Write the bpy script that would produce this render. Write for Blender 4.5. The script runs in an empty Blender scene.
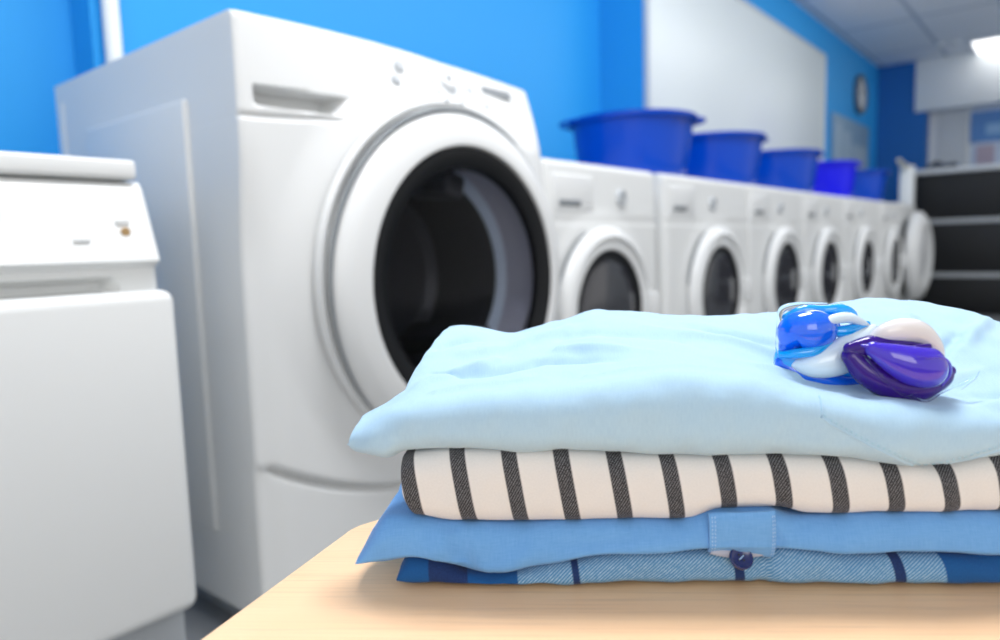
import bpy, bmesh, math, random
import numpy as np
from mathutils import Vector, Matrix
from mathutils.bvhtree import BVHTree
random.seed(4); rng = np.random.default_rng(4)
S = bpy.context.scene; COL = S.collection
PI = math.pi

# ------------------------------------------------------------------ materials
def mat(name, color, rough=.5, metal=0., coat=0., trans=0., ior=1.45, spec=.5, sss=0., emit=None, es=1., sheen=0., alpha=1.):
    m = bpy.data.materials.new(name); m.use_nodes = True
    b = m.node_tree.nodes['Principled BSDF']
    b.inputs['Base Color'].default_value = (*color, 1)
    b.inputs['Roughness'].default_value = rough
    b.inputs['Metallic'].default_value = metal
    b.inputs['Coat Weight'].default_value = coat
    b.inputs['Coat Roughness'].default_value = .05
    b.inputs['Transmission Weight'].default_value = trans
    b.inputs['IOR'].default_value = ior
    b.inputs['Specular IOR Level'].default_value = spec
    b.inputs['Alpha'].default_value = alpha
    if sss:
        b.inputs['Subsurface Weight'].default_value = sss
        b.inputs['Subsurface Radius'].default_value = (.004, .004, .008)
        b.inputs['Subsurface Scale'].default_value = 1.
    if sheen:
        b.inputs['Sheen Weight'].default_value = sheen
    if emit:
        b.inputs['Emission Color'].default_value = (*emit, 1); b.inputs['Emission Strength'].default_value = es
    return m

class NT:
    """tiny node helper"""
    def __init__(s, m): s.t = m.node_tree; s.b = s.t.nodes['Principled BSDF']
    def n(s, typ, **kw):
        x = s.t.nodes.new(typ)
        for k, v in kw.items():
            setattr(x, k, v)
        return x
    def l(s, a, b): s.t.links.new(a, b)
    def math(s, op, a, b=None, c=None):
        x = s.n('ShaderNodeMath', operation=op)
        for i, v in enumerate((a, b, c)):
            if v is None: continue
            if isinstance(v, (int, float)): x.inputs[i].default_value = v
            else: s.l(v, x.inputs[i])
        return x.outputs[0]
    def mix(s, fac, a, b):
        x = s.n('ShaderNodeMix', data_type='RGBA')
        if isinstance(fac, (int, float)): x.inputs[0].default_value = fac
        else: s.l(fac, x.inputs[0])
        for i, v in ((6, a), (7, b)):
            if isinstance(v, tuple): x.inputs[i].default_value = (*v, 1)
            else: s.l(v, x.inputs[i])
        return x.outputs[2]
    def noise(s, vec, scale, detail=2., rough=.5):
        x = s.n('ShaderNodeTexNoise'); x.inputs['Scale'].default_value = scale
        x.inputs['Detail'].default_value = detail; x.inputs['Roughness'].default_value = rough
        if vec is not None: s.l(vec, x.inputs['Vector'])
        return x.outputs['Fac']
    def mapping(s, vec, scale=(1, 1, 1), rot=(0, 0, 0)):
        x = s.n('ShaderNodeMapping'); x.inputs['Scale'].default_value = scale; x.inputs['Rotation'].default_value = rot
        s.l(vec, x.inputs['Vector']); return x.outputs[0]
    def bump(s, h, strength=.2, dist=.001):
        x = s.n('ShaderNodeBump'); x.inputs['Strength'].default_value = strength; x.inputs['Distance'].default_value = dist
        s.l(h, x.inputs['Height']); s.l(x.outputs[0], s.b.inputs['Normal'])

def wave01(nt, c, period, duty, soft=.08, off=0.):
    """1 inside a stripe of width duty*period"""
    t = nt.math('FRACT', nt.math('ADD', nt.math('DIVIDE', c, period), off))
    d = nt.math('ABSOLUTE', nt.math('SUBTRACT', t, .5))
    x = nt.n('ShaderNodeMapRange'); nt.l(d, x.inputs[0])
    x.inputs[1].default_value = duty/2+soft/2; x.inputs[2].default_value = duty/2-soft/2
    return x.outputs[0]

def band(nt, c, a, b, soft=.0004):
    """1 where a<c<b"""
    x = nt.n('ShaderNodeMapRange'); nt.l(nt.math('ABSOLUTE', nt.math('SUBTRACT', c, (a+b)/2)), x.inputs[0])
    h = (b-a)/2; x.inputs[1].default_value = h+soft; x.inputs[2].default_value = h-soft
    return x.outputs[0]

def uvsep(nt):
    u = nt.n('ShaderNodeUVMap'); u.uv_map = 'UVMap'
    s = nt.n('ShaderNodeSeparateXYZ'); nt.l(u.outputs[0], s.inputs[0])
    return u.outputs[0], s.outputs[0], s.outputs[1]

def lin(h):
    h = h.lstrip('#'); r = []
    for i in (0, 2, 4):
        c = int(h[i:i+2], 16)/255; r.append(c/12.92 if c <= .04045 else ((c+.055)/1.055)**2.4)
    return tuple(r)

M = {}
M['enamel'] = mat('white_enamel', (.74, .755, .76), .4, coat=.15)
M['enamel_b'] = mat('white_enamel_warm', (.76, .775, .775), .42, coat=.1)
M['plastic'] = mat('white_plastic', (.75, .765, .77), .38)
M['grey_plastic'] = mat('grey_plastic', (.42, .45, .48), .4)
M['plinth'] = mat('plinth_grey', (.40, .43, .46), .5)
M['rubber'] = mat('dark_rubber', (.012, .014, .018), .35)
M['seam'] = mat('seam_grey', (.20, .22, .24), .5)
M['bezel'] = mat('black_bezel', (.006, .007, .009), .35, spec=.25)
M['steel'] = mat('drum_steel', (.62, .62, .70), .5)
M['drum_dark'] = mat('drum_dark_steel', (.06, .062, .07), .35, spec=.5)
M['steel_fin'] = mat('drum_fin', (.72, .82, .92), .3)
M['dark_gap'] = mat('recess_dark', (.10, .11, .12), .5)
M['glass'] = mat('tinted_glass', (.80, .82, .88), .03, trans=1., ior=1.12)
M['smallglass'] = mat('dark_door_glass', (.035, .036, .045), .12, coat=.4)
M['chrome'] = mat('chrome', (.6, .62, .65), .2, metal=1.)
M['amber'] = mat('amber_lamp', (.42, .27, .12), .4)
M['ink'] = mat('grey_print', (.22, .24, .26), .5)
M['ink_pale'] = mat('pale_print', (.50, .53, .56), .5)
M['ink_ghost'] = mat('ghost_print', (.72, .74, .75), .5)
M['dial_grey'] = mat('dial_grey', (.50, .53, .56), .4)
M['ink_faint'] = mat('faint_print', (.48, .51, .54), .5)

def wallpaint(name, c1, c2):
    m = mat(name, c1, .55); nt = NT(m); g = nt.n('ShaderNodeTexCoord').outputs['Object']
    nt.l(nt.mix(nt.noise(g, .7, 3.), c1, c2), nt.b.inputs['Base Color'])
    nt.bump(nt.noise(g, 160., 3.), .05, .002); return m
M['blue'] = wallpaint('blue_wall_paint', (.016, .335, .80), (.018, .355, .84))
M['blue_shaded'] = wallpaint('shaded_blue_paint', (.004, .13, .46), (.005, .15, .50))  # the wall blue darkened, in place of weaker light at the far end
M['board'] = mat('whiteboard_face', (.71, .78, .80), .4)
M['cream'] = wallpaint('cream_wall', (.62, .68, .70), (.66, .71, .73))
M['ltgrey'] = mat('light_grey_paint', (.62, .66, .70), .5)
M['pale'] = mat('pale_trim', (.86, .89, .90), .5)
M['black'] = mat('black_panel', (.010, .011, .013), .5)
M['rail'] = mat('grey_rail', (.42, .45, .48), .4)
M['basin'] = mat('blue_plastic', (.0, .060, .50), .22, coat=.25, spec=.22)
M['basin_violet'] = mat('violet_blue_plastic', (.012, .014, .80), .20, coat=.0, spec=.22)
M['clockface'] = mat('clock_face', (.80, .84, .86), .4)
M['navy'] = mat('navy_button', (.004, .012, .11), .18, coat=.6)
M['lamp'] = mat('lamp_diffuser', (.9, .9, .9), .5, emit=(1, 1, .98), es=3.)

m = M['floor'] = mat('floor_tiles', (.3, .3, .3), .35); nt = NT(m)
g = nt.n('ShaderNodeTexCoord').outputs['Object']; br = nt.n('ShaderNodeTexBrick'); br.offset = 0
nt.l(g, br.inputs['Vector']); br.inputs['Scale'].default_value = 1.
br.inputs['Brick Width'].default_value = .4; br.inputs['Row Height'].default_value = .4; br.inputs['Mortar Size'].default_value = .004
br.inputs['Color1'].default_value = (.24, .25, .26, 1); br.inputs['Color2'].default_value = (.27, .28, .29, 1); br.inputs['Mortar'].default_value = (.04, .04, .045, 1)
nt.l(br.outputs['Color'], nt.b.inputs['Base Color'])

m = M['ceiling'] = mat('ceiling_tiles', (.6, .6, .6), .8); nt = NT(m)
g = nt.n('ShaderNodeTexCoord').outputs['Object']; br = nt.n('ShaderNodeTexBrick'); br.offset = 0
nt.l(g, br.inputs['Vector']); br.inputs['Scale'].default_value = 1.
br.inputs['Brick Width'].default_value = 1.2; br.inputs['Row Height'].default_value = .6; br.inputs['Mortar Size'].default_value = .018
br.inputs['Color1'].default_value = (.84, .88, .92, 1); br.inputs['Color2'].default_value = (.87, .90, .94, 1); br.inputs['Mortar'].default_value = (.52, .58, .66, 1)
nt.l(br.outputs['Color'], nt.b.inputs['Base Color'])

# wood: grain runs along the table's local X
m = M['wood'] = mat('light_wood', (.8, .6, .4), .33); nt = NT(m)
g = nt.n('ShaderNodeTexCoord').outputs['Object']
n1 = nt.noise(nt.mapping(g, (2.2, 60, 60)), 1.6, 5., .6)
n2 = nt.noise(nt.mapping(g, (5, 260, 260)), 2.2, 3., .6)
n3 = nt.noise(nt.mapping(g, (1.5, 7, 7)), 1.0, 2.)
c = nt.mix(n1, (1.0, .66, .39), (.95, .55, .29))
r = nt.n('ShaderNodeMapRange'); nt.l(n2, r.inputs[0]); r.inputs[1].default_value = .50; r.inputs[2].default_value = .75
c = nt.mix(nt.math('MULTIPLY', r.outputs[0], .9), c, (.72, .42, .23))
c = nt.mix(nt.math('MULTIPLY', n3, .5), c, (1.0, .73, .48))
nt.l(c, nt.b.inputs['Base Color']); nt.bump(n2, .12, .0006)
M['wood_leg'] = mat('wood_leg', (.70, .48, .30), .5)

def weave_bump(nt, uv, strength, p=.0011, extra=None):
    _, = (0,)
    s = nt.n('ShaderNodeSeparateXYZ'); nt.l(uv, s.inputs[0])
    a = nt.math('SINE', nt.math('MULTIPLY', s.outputs[0], 2*PI/p))
    b = nt.math('SINE', nt.math('MULTIPLY', s.outputs[1], 2*PI/p))
    h = nt.math('MULTIPLY', a, b)
    nn = nt.noise(uv, 900., 2.)
    h = nt.math('ADD', nt.math('MULTIPLY', h, .5), nt.math('MULTIPLY', nn, 1.2))
    lo = nt.noise(uv, 60., 4., .6)
    h = nt.math('ADD', h, nt.math('MULTIPLY', lo, 3.))
    nt.bump(h, strength, .0006)
    return nn, lo

# pale blue oxford
m = M['lightblue'] = mat('pale_blue_cotton', (.5, .7, .85), .85, sheen=.15); nt = NT(m)
uv, u, v = uvsep(nt); nn, lo = weave_bump(nt, uv, .30)
fib = nt.noise(nt.mapping(uv, (1400, 160, 1)), 1., 3.)
c = nt.mix(fib, (.335, .53, .72), (.44, .65, .81))
c = nt.mix(nt.math('MULTIPLY', nn, .3), c, (.58, .75, .87)); nt.l(c, nt.b.inputs['Base Color'])
M['lightthread'] = mat('pale_blue_thread', (.36, .58, .73), .8)
M['bluethread'] = mat('blue_thread', (.42, .62, .90), .8)

# chambray
m = M['chambray'] = mat('blue_chambray', (.12, .3, .7), .85, sheen=.15); nt = NT(m)
uv, u, v = uvsep(nt); nn, lo = weave_bump(nt, uv, .35)
fib = nt.noise(nt.mapping(uv, (1500, 120, 1)), 1., 3.)
fib2 = nt.noise(nt.mapping(uv, (120, 1500, 1)), 1., 3.)
c = nt.mix(nt.math('MULTIPLY', nt.math('ADD', fib, fib2), .5), (.085, .28, .66), (.22, .50, .90))
nt.l(c, nt.b.inputs['Base Color'])
M['inner'] = mat('pale_inner_cloth', (.42, .46, .58), .9)

# black and white stripes with twill specks; stripes lean
m = M['striped'] = mat('striped_cotton', (.8, .8, .8), .85, sheen=.1); nt = NT(m)
uv, u, v = uvsep(nt); nn, lo = weave_bump(nt, uv, .30)
cc = nt.math('ADD', u, nt.math('MULTIPLY', v, .0))
wob = nt.math('MULTIPLY', nt.math('SUBTRACT', nt.noise(uv, 9., 1.), .5), .003)
cc = nt.math('ADD', cc, wob)
st = wave01(nt, cc, .0303, .30, .02, .485)
tw = wave01(nt, nt.math('ADD', nt.math('MULTIPLY', u, 1.), nt.math('MULTIPLY', v, -.75)), .0016, .30, .4)
tw = nt.math('MULTIPLY', tw, nt.math('GREATER_THAN', nt.noise(uv, 1500., 1.), .44))
dark = nt.mix(tw, (.014, .015, .020), (.27, .28, .31))
wh = nt.mix(nn, (.68, .68, .685), (.78, .785, .79))
nt.l(nt.mix(st, wh, dark), nt.b.inputs['Base Color'])

# plaid twill
m = M['plaid'] = mat('plaid_twill', (.1, .3, .6), .85, sheen=.1); nt = NT(m)
uv, u, v = uvsep(nt); nn, lo = weave_bump(nt, uv, .35)
tw = wave01(nt, nt.math('ADD', nt.math('MULTIPLY', u, 1.), nt.math('MULTIPLY', v, -1.25)), .0023, .42, .35)
tw = nt.math('MULTIPLY', tw, nt.math('ADD', nt.math('MULTIPLY', nt.noise(uv, 420., 2.), 1.6), -.05))
base = nt.mix(nn, (.03, .18, .40), (.08, .28, .54))
light = nt.mix(tw, base, (.46, .63, .76))
solid = nt.mix(nn, (.002, .065, .24), (.005, .11, .34))
navy = nt.mix(nn, (.003, .012, .07), (.012, .05, .19))
uu = nt.math('ADD', u, nt.math('MULTIPLY', v, .10))
lz = band(nt, uu, .0655, .306)
c = nt.mix(lz, solid, light)
for a, b in ((.013, .036), (.0975, .1015), (.190, .1955), (.2785, .2845)):
    c = nt.mix(band(nt, uu, a, b), c, navy)
nt.l(c, nt.b.inputs['Base Color'])

# pods
M['pod_blue'] = mat('pod_bright_blue', (.002, .14, .90), .07, coat=1., sss=.25)
M['pod_cyan'] = mat('pod_cyan_gel', (.0, .36, .93), .06, coat=1., sss=.2)
M['pod_white'] = mat('pod_white_powder', (.72, .84, .92), .25, coat=1.)
M['pod_violet'] = mat('pod_violet_blue', (.045, .012, .56), .07, coat=1., sss=.2)
M['pod_plum'] = mat('pod_deep_plum', (.030, .003, .20), .08, coat=.4, spec=.3)
M['pod_cream'] = mat('pod_cream_powder', (.78, .74, .74), .3, coat=1.)
M['film'] = mat('clear_film', (.95, .98, 1), .05, trans=1., ior=1.15)

# ------------------------------------------------------------------ helpers
def props(o, label=None, cat=None, group=None, kind=None):
    if label: o['label'] = label
    if cat: o['category'] = cat
    if group: o['group'] = group
    if kind: o['kind'] = kind
    return o
def link(name, me, m, parent=None, angle=40):
    o = bpy.data.objects.new(name, me); COL.objects.link(o)
    if m: me.materials.append(m)
    for p in me.polygons: p.use_smooth = True
    me.set_sharp_from_angle(angle=math.radians(angle))
    if parent: o.parent = parent
    return o
def fin(name, bm, m, parent=None, angle=40):
    bmesh.ops.recalc_face_normals(bm, faces=bm.faces[:])
    me = bpy.data.meshes.new(name); bm.to_mesh(me); bm.free()
    return link(name, me, m, parent, angle)
def empty(name, loc, label, cat, group=None, rot=0):
    o = bpy.data.objects.new(name, None); COL.objects.link(o); o.location = loc; o.rotation_euler = (0, 0, rot)
    o.empty_display_size = .1
    return props(o, label, cat, group)
def abox(bm, x0, x1, y0, y1, z0, z1, bev=0., seg=2):
    t = bmesh.new(); bmesh.ops.create_cube(t, size=1)
    for v in t.verts: v.co = Vector(((x0+x1)/2+v.co.x*(x1-x0), (y0+y1)/2+v.co.y*(y1-y0), (z0+z1)/2+v.co.z*(z1-z0)))
    if bev: bmesh.ops.bevel(t, geom=t.edges[:], offset=bev, segments=seg, profile=.5, affect='EDGES')
    me = bpy.data.meshes.new('t'); t.to_mesh(me); t.free(); bm.from_mesh(me); bpy.data.meshes.remove(me)
def box(name, x0, x1, y0, y1, z0, z1, m, parent=None, bev=0., seg=2):
    bm = bmesh.new(); abox(bm, x0, x1, y0, y1, z0, z1, bev, seg); return fin(name, bm, m, parent)
def lathe(name, prof, m, parent=None, n=64, axis='Z', loc=(0, 0, 0), sx=1., closed=False, angle=35, rot=None):
    """prof: (r,h) list. axis Z: h up; axis Y: h is along -Y (towards the viewer of a front)"""
    bm = bmesh.new(); rings = []
    for r, h in prof:
        if r < 1e-6:
            rings.append([bm.verts.new((0, 0, h))])
        else:
            rings.append([bm.verts.new((r*sx*math.cos(2*PI*i/n), r*math.sin(2*PI*i/n), h)) for i in range(n)])
    pairs = list(zip(rings, rings[1:]))
    if closed: pairs.append((rings[-1], rings[0]))
    for a, b in pairs:
        for i in range(n):
            j = (i+1) % n
            if len(a) == 1 and len(b) == 1: continue
            if len(a) == 1: bm.faces.new((a[0], b[i], b[j]))
            elif len(b) == 1: bm.faces.new((a[i], a[j], b[0]))
            else: bm.faces.new((a[i], a[j], b[j], b[i]))
    R = Matrix.Rotation(PI/2, 4, 'X') if axis == 'Y' else (Matrix.Rotation(PI/2, 4, 'Y') if axis == 'X' else Matrix.Identity(4))
    if rot: R = rot @ R
    bmesh.ops.transform(bm, matrix=Matrix.Translation(loc) @ R, verts=bm.verts[:])
    return fin(name, bm, m, parent, angle)
def tube(name, pts, r, m, parent=None, n=10, radii=None, flat=1., up=None):
    bm = bmesh.new(); P = [Vector(p) for p in pts]; rings = []
    for i, p in enumerate(P):
        t = (P[min(i+1, len(P)-1)]-P[max(i-1, 0)]).normalized()
        a = t.cross(Vector(up) if up else Vector((.13, .21, 1))); a.normalize(); b = a.cross(t)
        rr = radii[i] if radii else r
        rings.append([bm.verts.new(p+a*rr*math.cos(2*PI*k/n)+b*rr*flat*math.sin(2*PI*k/n)) for k in range(n)])
    for A, B in zip(rings, rings[1:]):
        for k in range(n): bm.faces.new((A[k], A[(k+1) % n], B[(k+1) % n], B[k]))
    bm.faces.new(rings[0]); bm.faces.new(rings[-1])
    return fin(name, bm, m, parent)
def smooth(a, b, x):
    t = np.clip((x-a)/(b-a), 0, 1); return t*t*(3-2*t)
def cosgrid(a, b, r, n_edge, n_mid):
    e = r*(1-np.cos(np.linspace(0, PI/2, n_edge)))
    return np.concatenate([a+e, np.linspace(a+r, b-r, n_mid+2)[1:-1], (b-e)[::-1]])
def front_shell(name, X0, X1, z0f, z1f, yf, yb, m, parent, disp, r=.025, nx=90, nz=110, top_round=None):
    """closed cabinet body whose front is a sculpted sheet; disp(x,z) added to y (negative = towards the room)"""
    xs = cosgrid(X0, X1, r, 8, nx); ts = cosgrid(0, 1, .03, 8, nz)
    X, T = np.meshgrid(xs, ts, indexing='ij')
    Z0 = z0f(X); Z1 = z1f(X); Z = Z0+(Z1-Z0)*T
    e = np.minimum(np.minimum(X-X0, X1-X), np.minimum(Z-Z0, Z1-Z))
    ex = np.clip(np.minimum(X-X0, X1-X), 0, r); ez = np.clip(np.minimum(Z-Z0, Z1-Z), 0, r)
    rd = (r-np.sqrt(np.maximum(r*r-(r-ex)**2, 0)))+(r-np.sqrt(np.maximum(r*r-(r-ez)**2, 0)))
    Y = yf+np.minimum(rd, r*1.2)+disp(X, Z)
    ni, nj = X.shape
    verts = [tuple(c) for c in np.stack([X, Y, Z], -1).reshape(-1, 3)]
    faces = [(i*nj+j, (i+1)*nj+j, (i+1)*nj+j+1, i*nj+j+1) for i in range(ni-1) for j in range(nj-1)]
    loop = [i*nj for i in range(ni)]+[(ni-1)*nj+j for j in range(1, nj)]+[i*nj+nj-1 for i in range(ni-2, -1, -1)]+[j for j in range(nj-2, 0, -1)]
    base = len(verts); flat = np.stack([X, Y, Z], -1).reshape(-1, 3)
    for q in loop: verts.append((flat[q][0], yb, flat[q][2]))
    L = len(loop)
    for k in range(L): faces.append((loop[k], base+k, base+(k+1) % L, loop[(k+1) % L]))
    faces.append(tuple(base+k for k in range(L)))
    me = bpy.data.meshes.new(name); me.from_pydata(verts, [], faces); me.update()
    bm = bmesh.new(); bm.from_mesh(me); bpy.data.meshes.remove(me)
    return fin(name, bm, m, parent, 50)
const = lambda c: (lambda x: np.zeros_like(x)+c)

# ------------------------------------------------------------------ the room
def struct(o): o['kind'] = 'structure'; return o
CZ = 2.60
struct(box('floor', -2.6, 9.4, -3.6, 2.6, -.06, 0, M['floor']))
struct(box('ceiling', -2.6, 9.4, -3.6, 2.6, CZ, CZ+.06, M['ceiling']))
bm = bmesh.new()                                    # stepped blue wall behind the machines
abox(bm, -2.6, .845, 2.245, 2.40, 0, CZ)
abox(bm, .845, 3.495, 2.115, 2.40, 0, CZ)
abox(bm, 3.495, 9.35, 1.85, 2.40, 0, CZ)
struct(fin('wall_back', bm, M['blue']))
struct(box('wall_end', 9.20, 9.35, -3.6, 1.85, 0, CZ, M['cream']))
struct(box('trim_1', 8.98, 9.20, 1.37, 1.85, 0, CZ, M['blue_shaded']))         # blue return of the end wall, its shade put into the colour
struct(box('trim_2', 8.96, 9.20, -3.6, 1.48, 2.055, CZ, M['pale'], None, .01))   # white bulkhead
w = box('window_1', 9.15, 9.20, -.9, 1.365, 1.1, 2.07, M['pale']); struct(w)
box('pane', 9.135, 9.15, 1.01, 1.28, 1.14, 2.06, M['ltgrey'], w)
box('pane', 9.135, 9.15, -.85, .97, 1.14, 2.06, mat('window_pane', (.60, .70, .86), .2), w)
# tiny downlights and one panel lamp
def ceil_light(x, y, sx, sy, label):
    t = empty('ceiling_light', (x, y, CZ), label, 'ceiling light')
    box('frame', -sx/2-.03, sx/2+.03, -sy/2-.03, sy/2+.03, -.02, 0, M['pale'], t, .005)
    box('diffuser', -sx/2, sx/2, -sy/2, sy/2, -.032, -.02, M['lamp'], t, .004)
    return t
ceil_light(8.72, .56, .50, .72, 'bright white panel light in the grey ceiling near the white bulkhead')
for i, (x, y, lb) in enumerate(((8.40, 1.175, 'small round recessed ceiling spot nearer the blue corner'), (8.40, 1.045, 'small round recessed ceiling spot nearer the bright panel light'))):
    t = empty('ceiling_spot', (x, y, CZ), lb, 'ceiling light', 'recessed ceiling spots')
    lathe('spot_ring', [(.025, -.001), (.027, -.012), (.05, -.012), (.052, 0), (.025, 0)], M['pale'], t, 24)
    lathe('spot_lens', [(0, -.006), (.0265, -.006), (.0265, -.001), (0, -.001)], M['chrome'], t, 24)

# white pipe on the left wall
t = empty('wall_pipe', (.885, 2.08, 0), 'white vertical pipe on the blue wall behind the biggest washing machine', 'pipe')
tube('pipe', [(0, 0, .02+i*.2) for i in range(13)], .022, M['pale'], t, 20)
for z in (.5, 1.9): box('pipe_clip', -.03, .03, -.026, .034, z, z+.03, M['pale'], t, .004)
# whiteboard
t = empty('whiteboard', (5.17, 1.85, 1.7), 'very large plain white board on the blue wall above the row of basins', 'board')
box('board_face', -1.66, 1.61, -.028, -.001, -.40, .615, M['board'], t, .004)
bm = bmesh.new()
abox(bm, -1.675, 1.63, -.036, -.001, .612, .632, .003); abox(bm, -1.675, 1.63, -.036, -.001, -.42, -.40, .003)
abox(bm, -1.675, -1.655, -.036, -.001, -.40, .615, .003); abox(bm, 1.61, 1.63, -.036, -.001, -.40, .615, .003)
fin('board_frame', bm, M['ltgrey'], t)
# clock
t = empty('wall_clock', (8.107, 1.85, 2.177), 'round wall clock with a pale face and dark rim on the blue wall', 'clock')
lathe('clock_rim', [(.165, .0), (.195, .0), (.20, .02), (.195, .045), (.18, .05), (.165, .04)], mat('clock_rim', (.10, .13, .18), .4), t, 48, 'Y')
lathe('clock_dial', [(.168, .002), (.168, .03), (0, .03)], M['clockface'], t, 48, 'Y')
for nm, a, L, wd in (('hour_hand', .9, .085, .008), ('minute_hand', -.6, .13, .005)):
    bm = bmesh.new(); abox(bm, -wd, wd, -.036, -.031, -.02, L, .001)
    bmesh.ops.rotate(bm, cent=(0, 0, 0), matrix=Matrix.Rotation(a, 3, 'Y'), verts=bm.verts[:]); fin(nm, bm, M['ink'], t)
for k in range(12):
    a = k*PI/6; r = .145
    o = box('hour_mark', -.006, .006, -.034, -.0305, -.012, .012, M['ink'], t); o.location = (r*math.sin(a), 0, r*math.cos(a)); o.rotation_euler = (0, a, 0)
# grey notice board
t = empty('notice_board', (7.62, 1.849, 1.55), 'grey notice board with pale sheets on the blue wall below the clock', 'notice board')
box('board_panel', -.52, .85, -.03, 0, -.35, .33, mat('notice_grey', (.20, .33, .48), .5), t, .006)
for x0, x1, z0, z1 in ((-.46, -.24, -.25, .25), (-.17, .10, -.22, .20), (.18, .75, -.30, .10)):
    box('paper_sheet', x0, x1, -.034, -.0305, z0, z1, mat('sheet', (.34, .46, .58), .6), t)
# posters on the window
t = empty('poster', (9.124, .64, 1.765), 'blue poster with a paler block, in the far window at the right', 'poster')
box('poster_sheet', 0, .01, -.5, .34, -.08, .24, mat('poster_blue', (.10, .27, .62), .5), t)
box('poster_block', -.004, -.0005, -.42, .20, -.01, .10, mat('poster_pale', (.28, .50, .78), .5), t)
t = empty('poster', (9.124, .72, 1.41), 'small greyish pink notice below the blue poster', 'poster')
box('poster_sheet', 0, .011, .04, .20, .05, .24, mat('poster_pink', (.50, .42, .52), .5), t)

# dark cabinet at the far right
t = empty('black_cabinet', (7.6, .35, 0), 'long black cabinet with grey rails and a pale top, at the far end', 'cabinet')
box('cabinet_top', -.02, .62, -1.6, .915, 1.285, 1.33, M['ltgrey'], t, .006)
box('cabinet_body', .03, .60, -1.58, .89, 0, 1.284, M['black'], t, .004)
for z0, z1 in ((.04, .335), (.385, .825), (.875, 1.275)):
    box('drawer_front', 0, .029, -1.57, .88, z0, z1, M['black'], t, .006)
for z0 in (.338, .828):
    box('rail', -.012, .029, -1.58, .89, z0, z0+.042, M['rail'], t, .004)
# thing on the cabinet
bm = bmesh.new()
bmesh.ops.create_uvsphere(bm, u_segments=24, v_segments=14, radius=1)
for v in bm.verts:
    v.co = Vector((v.co.x*.07, v.co.y*.14, max(v.co.z, -.6)*.05+.03+.02*max(0, v.co.z)*math.sin(v.co.y*5)))
o = fin('folded_bag', bm, mat('bag_dark', (.05, .06, .08), .7)); o.location = (7.9, 1.07, 1.33)
props(o, 'small dark bag lying on the pale top of the black cabinet', 'bag')

# ------------------------------------------------------------------ machines
def door_assembly(root, cx, cz, yf, rr, rg, depth, drum=False, ajar=0, hinge=True, glassmat=None):
    """round door on the plane y=yf, ring radius rr, glass radius rg, bulging by depth"""
    d = bpy.data.objects.new('door', None)
    k = depth
    prof = [(rr-.012, -.004), (rr, .006), (rr, .018), (rr-.010, .030), (rr-.03, .030+k*.25), (rg+.035, k*.86), (rg+.012, k), (rg, k*.99), (rg-.004, k*.84), (rg-.004, k*.3), (rr-.05, -.004)]
    ring = lathe('door', prof, M['plastic'], root, 96, 'Y', (0, 0, 0), 1., True, 40)
    ring.location = (cx, yf, cz)
    w = .045*rg/.285
    lathe('door_bezel', [(rg-.0045, k*.82), (rg-.006, k*.93), (rg-.018, k*.95), (rg-w, k*.72), (rg-w-.006, k*.30), (rg-w, k*.28), (rg-.0045, k*.28)], M['bezel'], ring, 96, 'Y', (0, 0, 0), 1., True)
    if drum:
        g = rg-w-.001
        lathe('door_glass', [(g, k*.66), (g*.93, k*.74), (g*.75, k*.82), (g*.5, k*.88), (g*.25, k*.91), (0, k*.92), (0, k*.86), (g*.25, k*.85), (g*.5, k*.82), (g*.75, k*.76), (g*.93, k*.68), (g*.985, k*.60)], M['glass'], ring, 96, 'Y')
    else:
        g = rg-w-.001
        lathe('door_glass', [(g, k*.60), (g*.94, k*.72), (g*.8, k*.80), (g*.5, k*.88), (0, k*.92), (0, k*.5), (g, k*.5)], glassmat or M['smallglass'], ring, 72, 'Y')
    return ring

# ---- the big front loader
BX0, BX1, BYF, BYB = .676, 1.555, 1.125, 1.93
DCX, DCZ = 1.180, .682
big = empty('washing_machine', ((BX0+BX1)/2, 1.5, 0), 'largest white front loader, on a pedestal, with a big black round glass door', 'washing machine')
off = Vector(big.location)
class Shift:  # children are built in world coordinates and shifted under their root
    pass
def under(root, o):
    o.location = Vector(o.location)-Vector(root.location); return o
def seamz(x): return .372-.058*smooth(BX0, BX0+.17, x)
def bigdisp(X, Z):
    d = np.sqrt((X-DCX)**2+(Z-DCZ)**2)
    y = -.020*np.sin(np.clip((X-BX0)/(BX1-BX0), 0, 1)*PI)                     # gentle bow of the whole front
    y = y-.014*(1-smooth(.385, .47, d))                                         # raised disc around the door
    tz = np.clip((Z-.985)/.17, 0, 1.2)
    y = y+.045*tz**1.3*np.clip((X-BX0)/.55, 0, 1)                                                          # console leans back
    # soap drawer grip recess
    lx = smooth(.705, .722, X)*(1-smooth(.862+.030*np.clip((Z-1.008)/.04, 0, 1), .882+.030*np.clip((Z-1.008)/.04, 0, 1), X))
    lz = smooth(1.006, 1.018, Z)*(1-smooth(1.040, 1.044, Z))
    y = y+.060*lx*lz
    # drawer outline groove
    gz = np.exp(-((Z-(.988+.01*smooth(.68, .9, X)))/.0035)**2)*(1-smooth(.875, .885, X))
    y = y+.006*gz
    gd = np.exp(-((X-(.885+(Z-.99)*.75))/.0035)**2)*smooth(.985, .992, Z)*(1-smooth(1.05, 1.06, Z))
    y = y+.003*gd
    y = y+.020*(1-smooth(.72, .975, Z))*(1-smooth(0, .075, X-BX0))**2
    zs = .232+.135*((X-1.115)/.44)**2
    y = y+.024*np.exp(-((Z-zs)/.0065)**2)*smooth(BX0+.012, BX0+.035, X)*(1-smooth(BX1-.035, BX1-.012, X))
    y = y+.006*(1-smooth(zs-.012, zs+.004, Z))
    # hole behind the door
    y = y+.5*0
    return y
def topz(x):
    return 1.163+.012*np.sin(np.clip((x-BX0)/(BX1-BX0), 0, 1)*PI)
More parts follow.
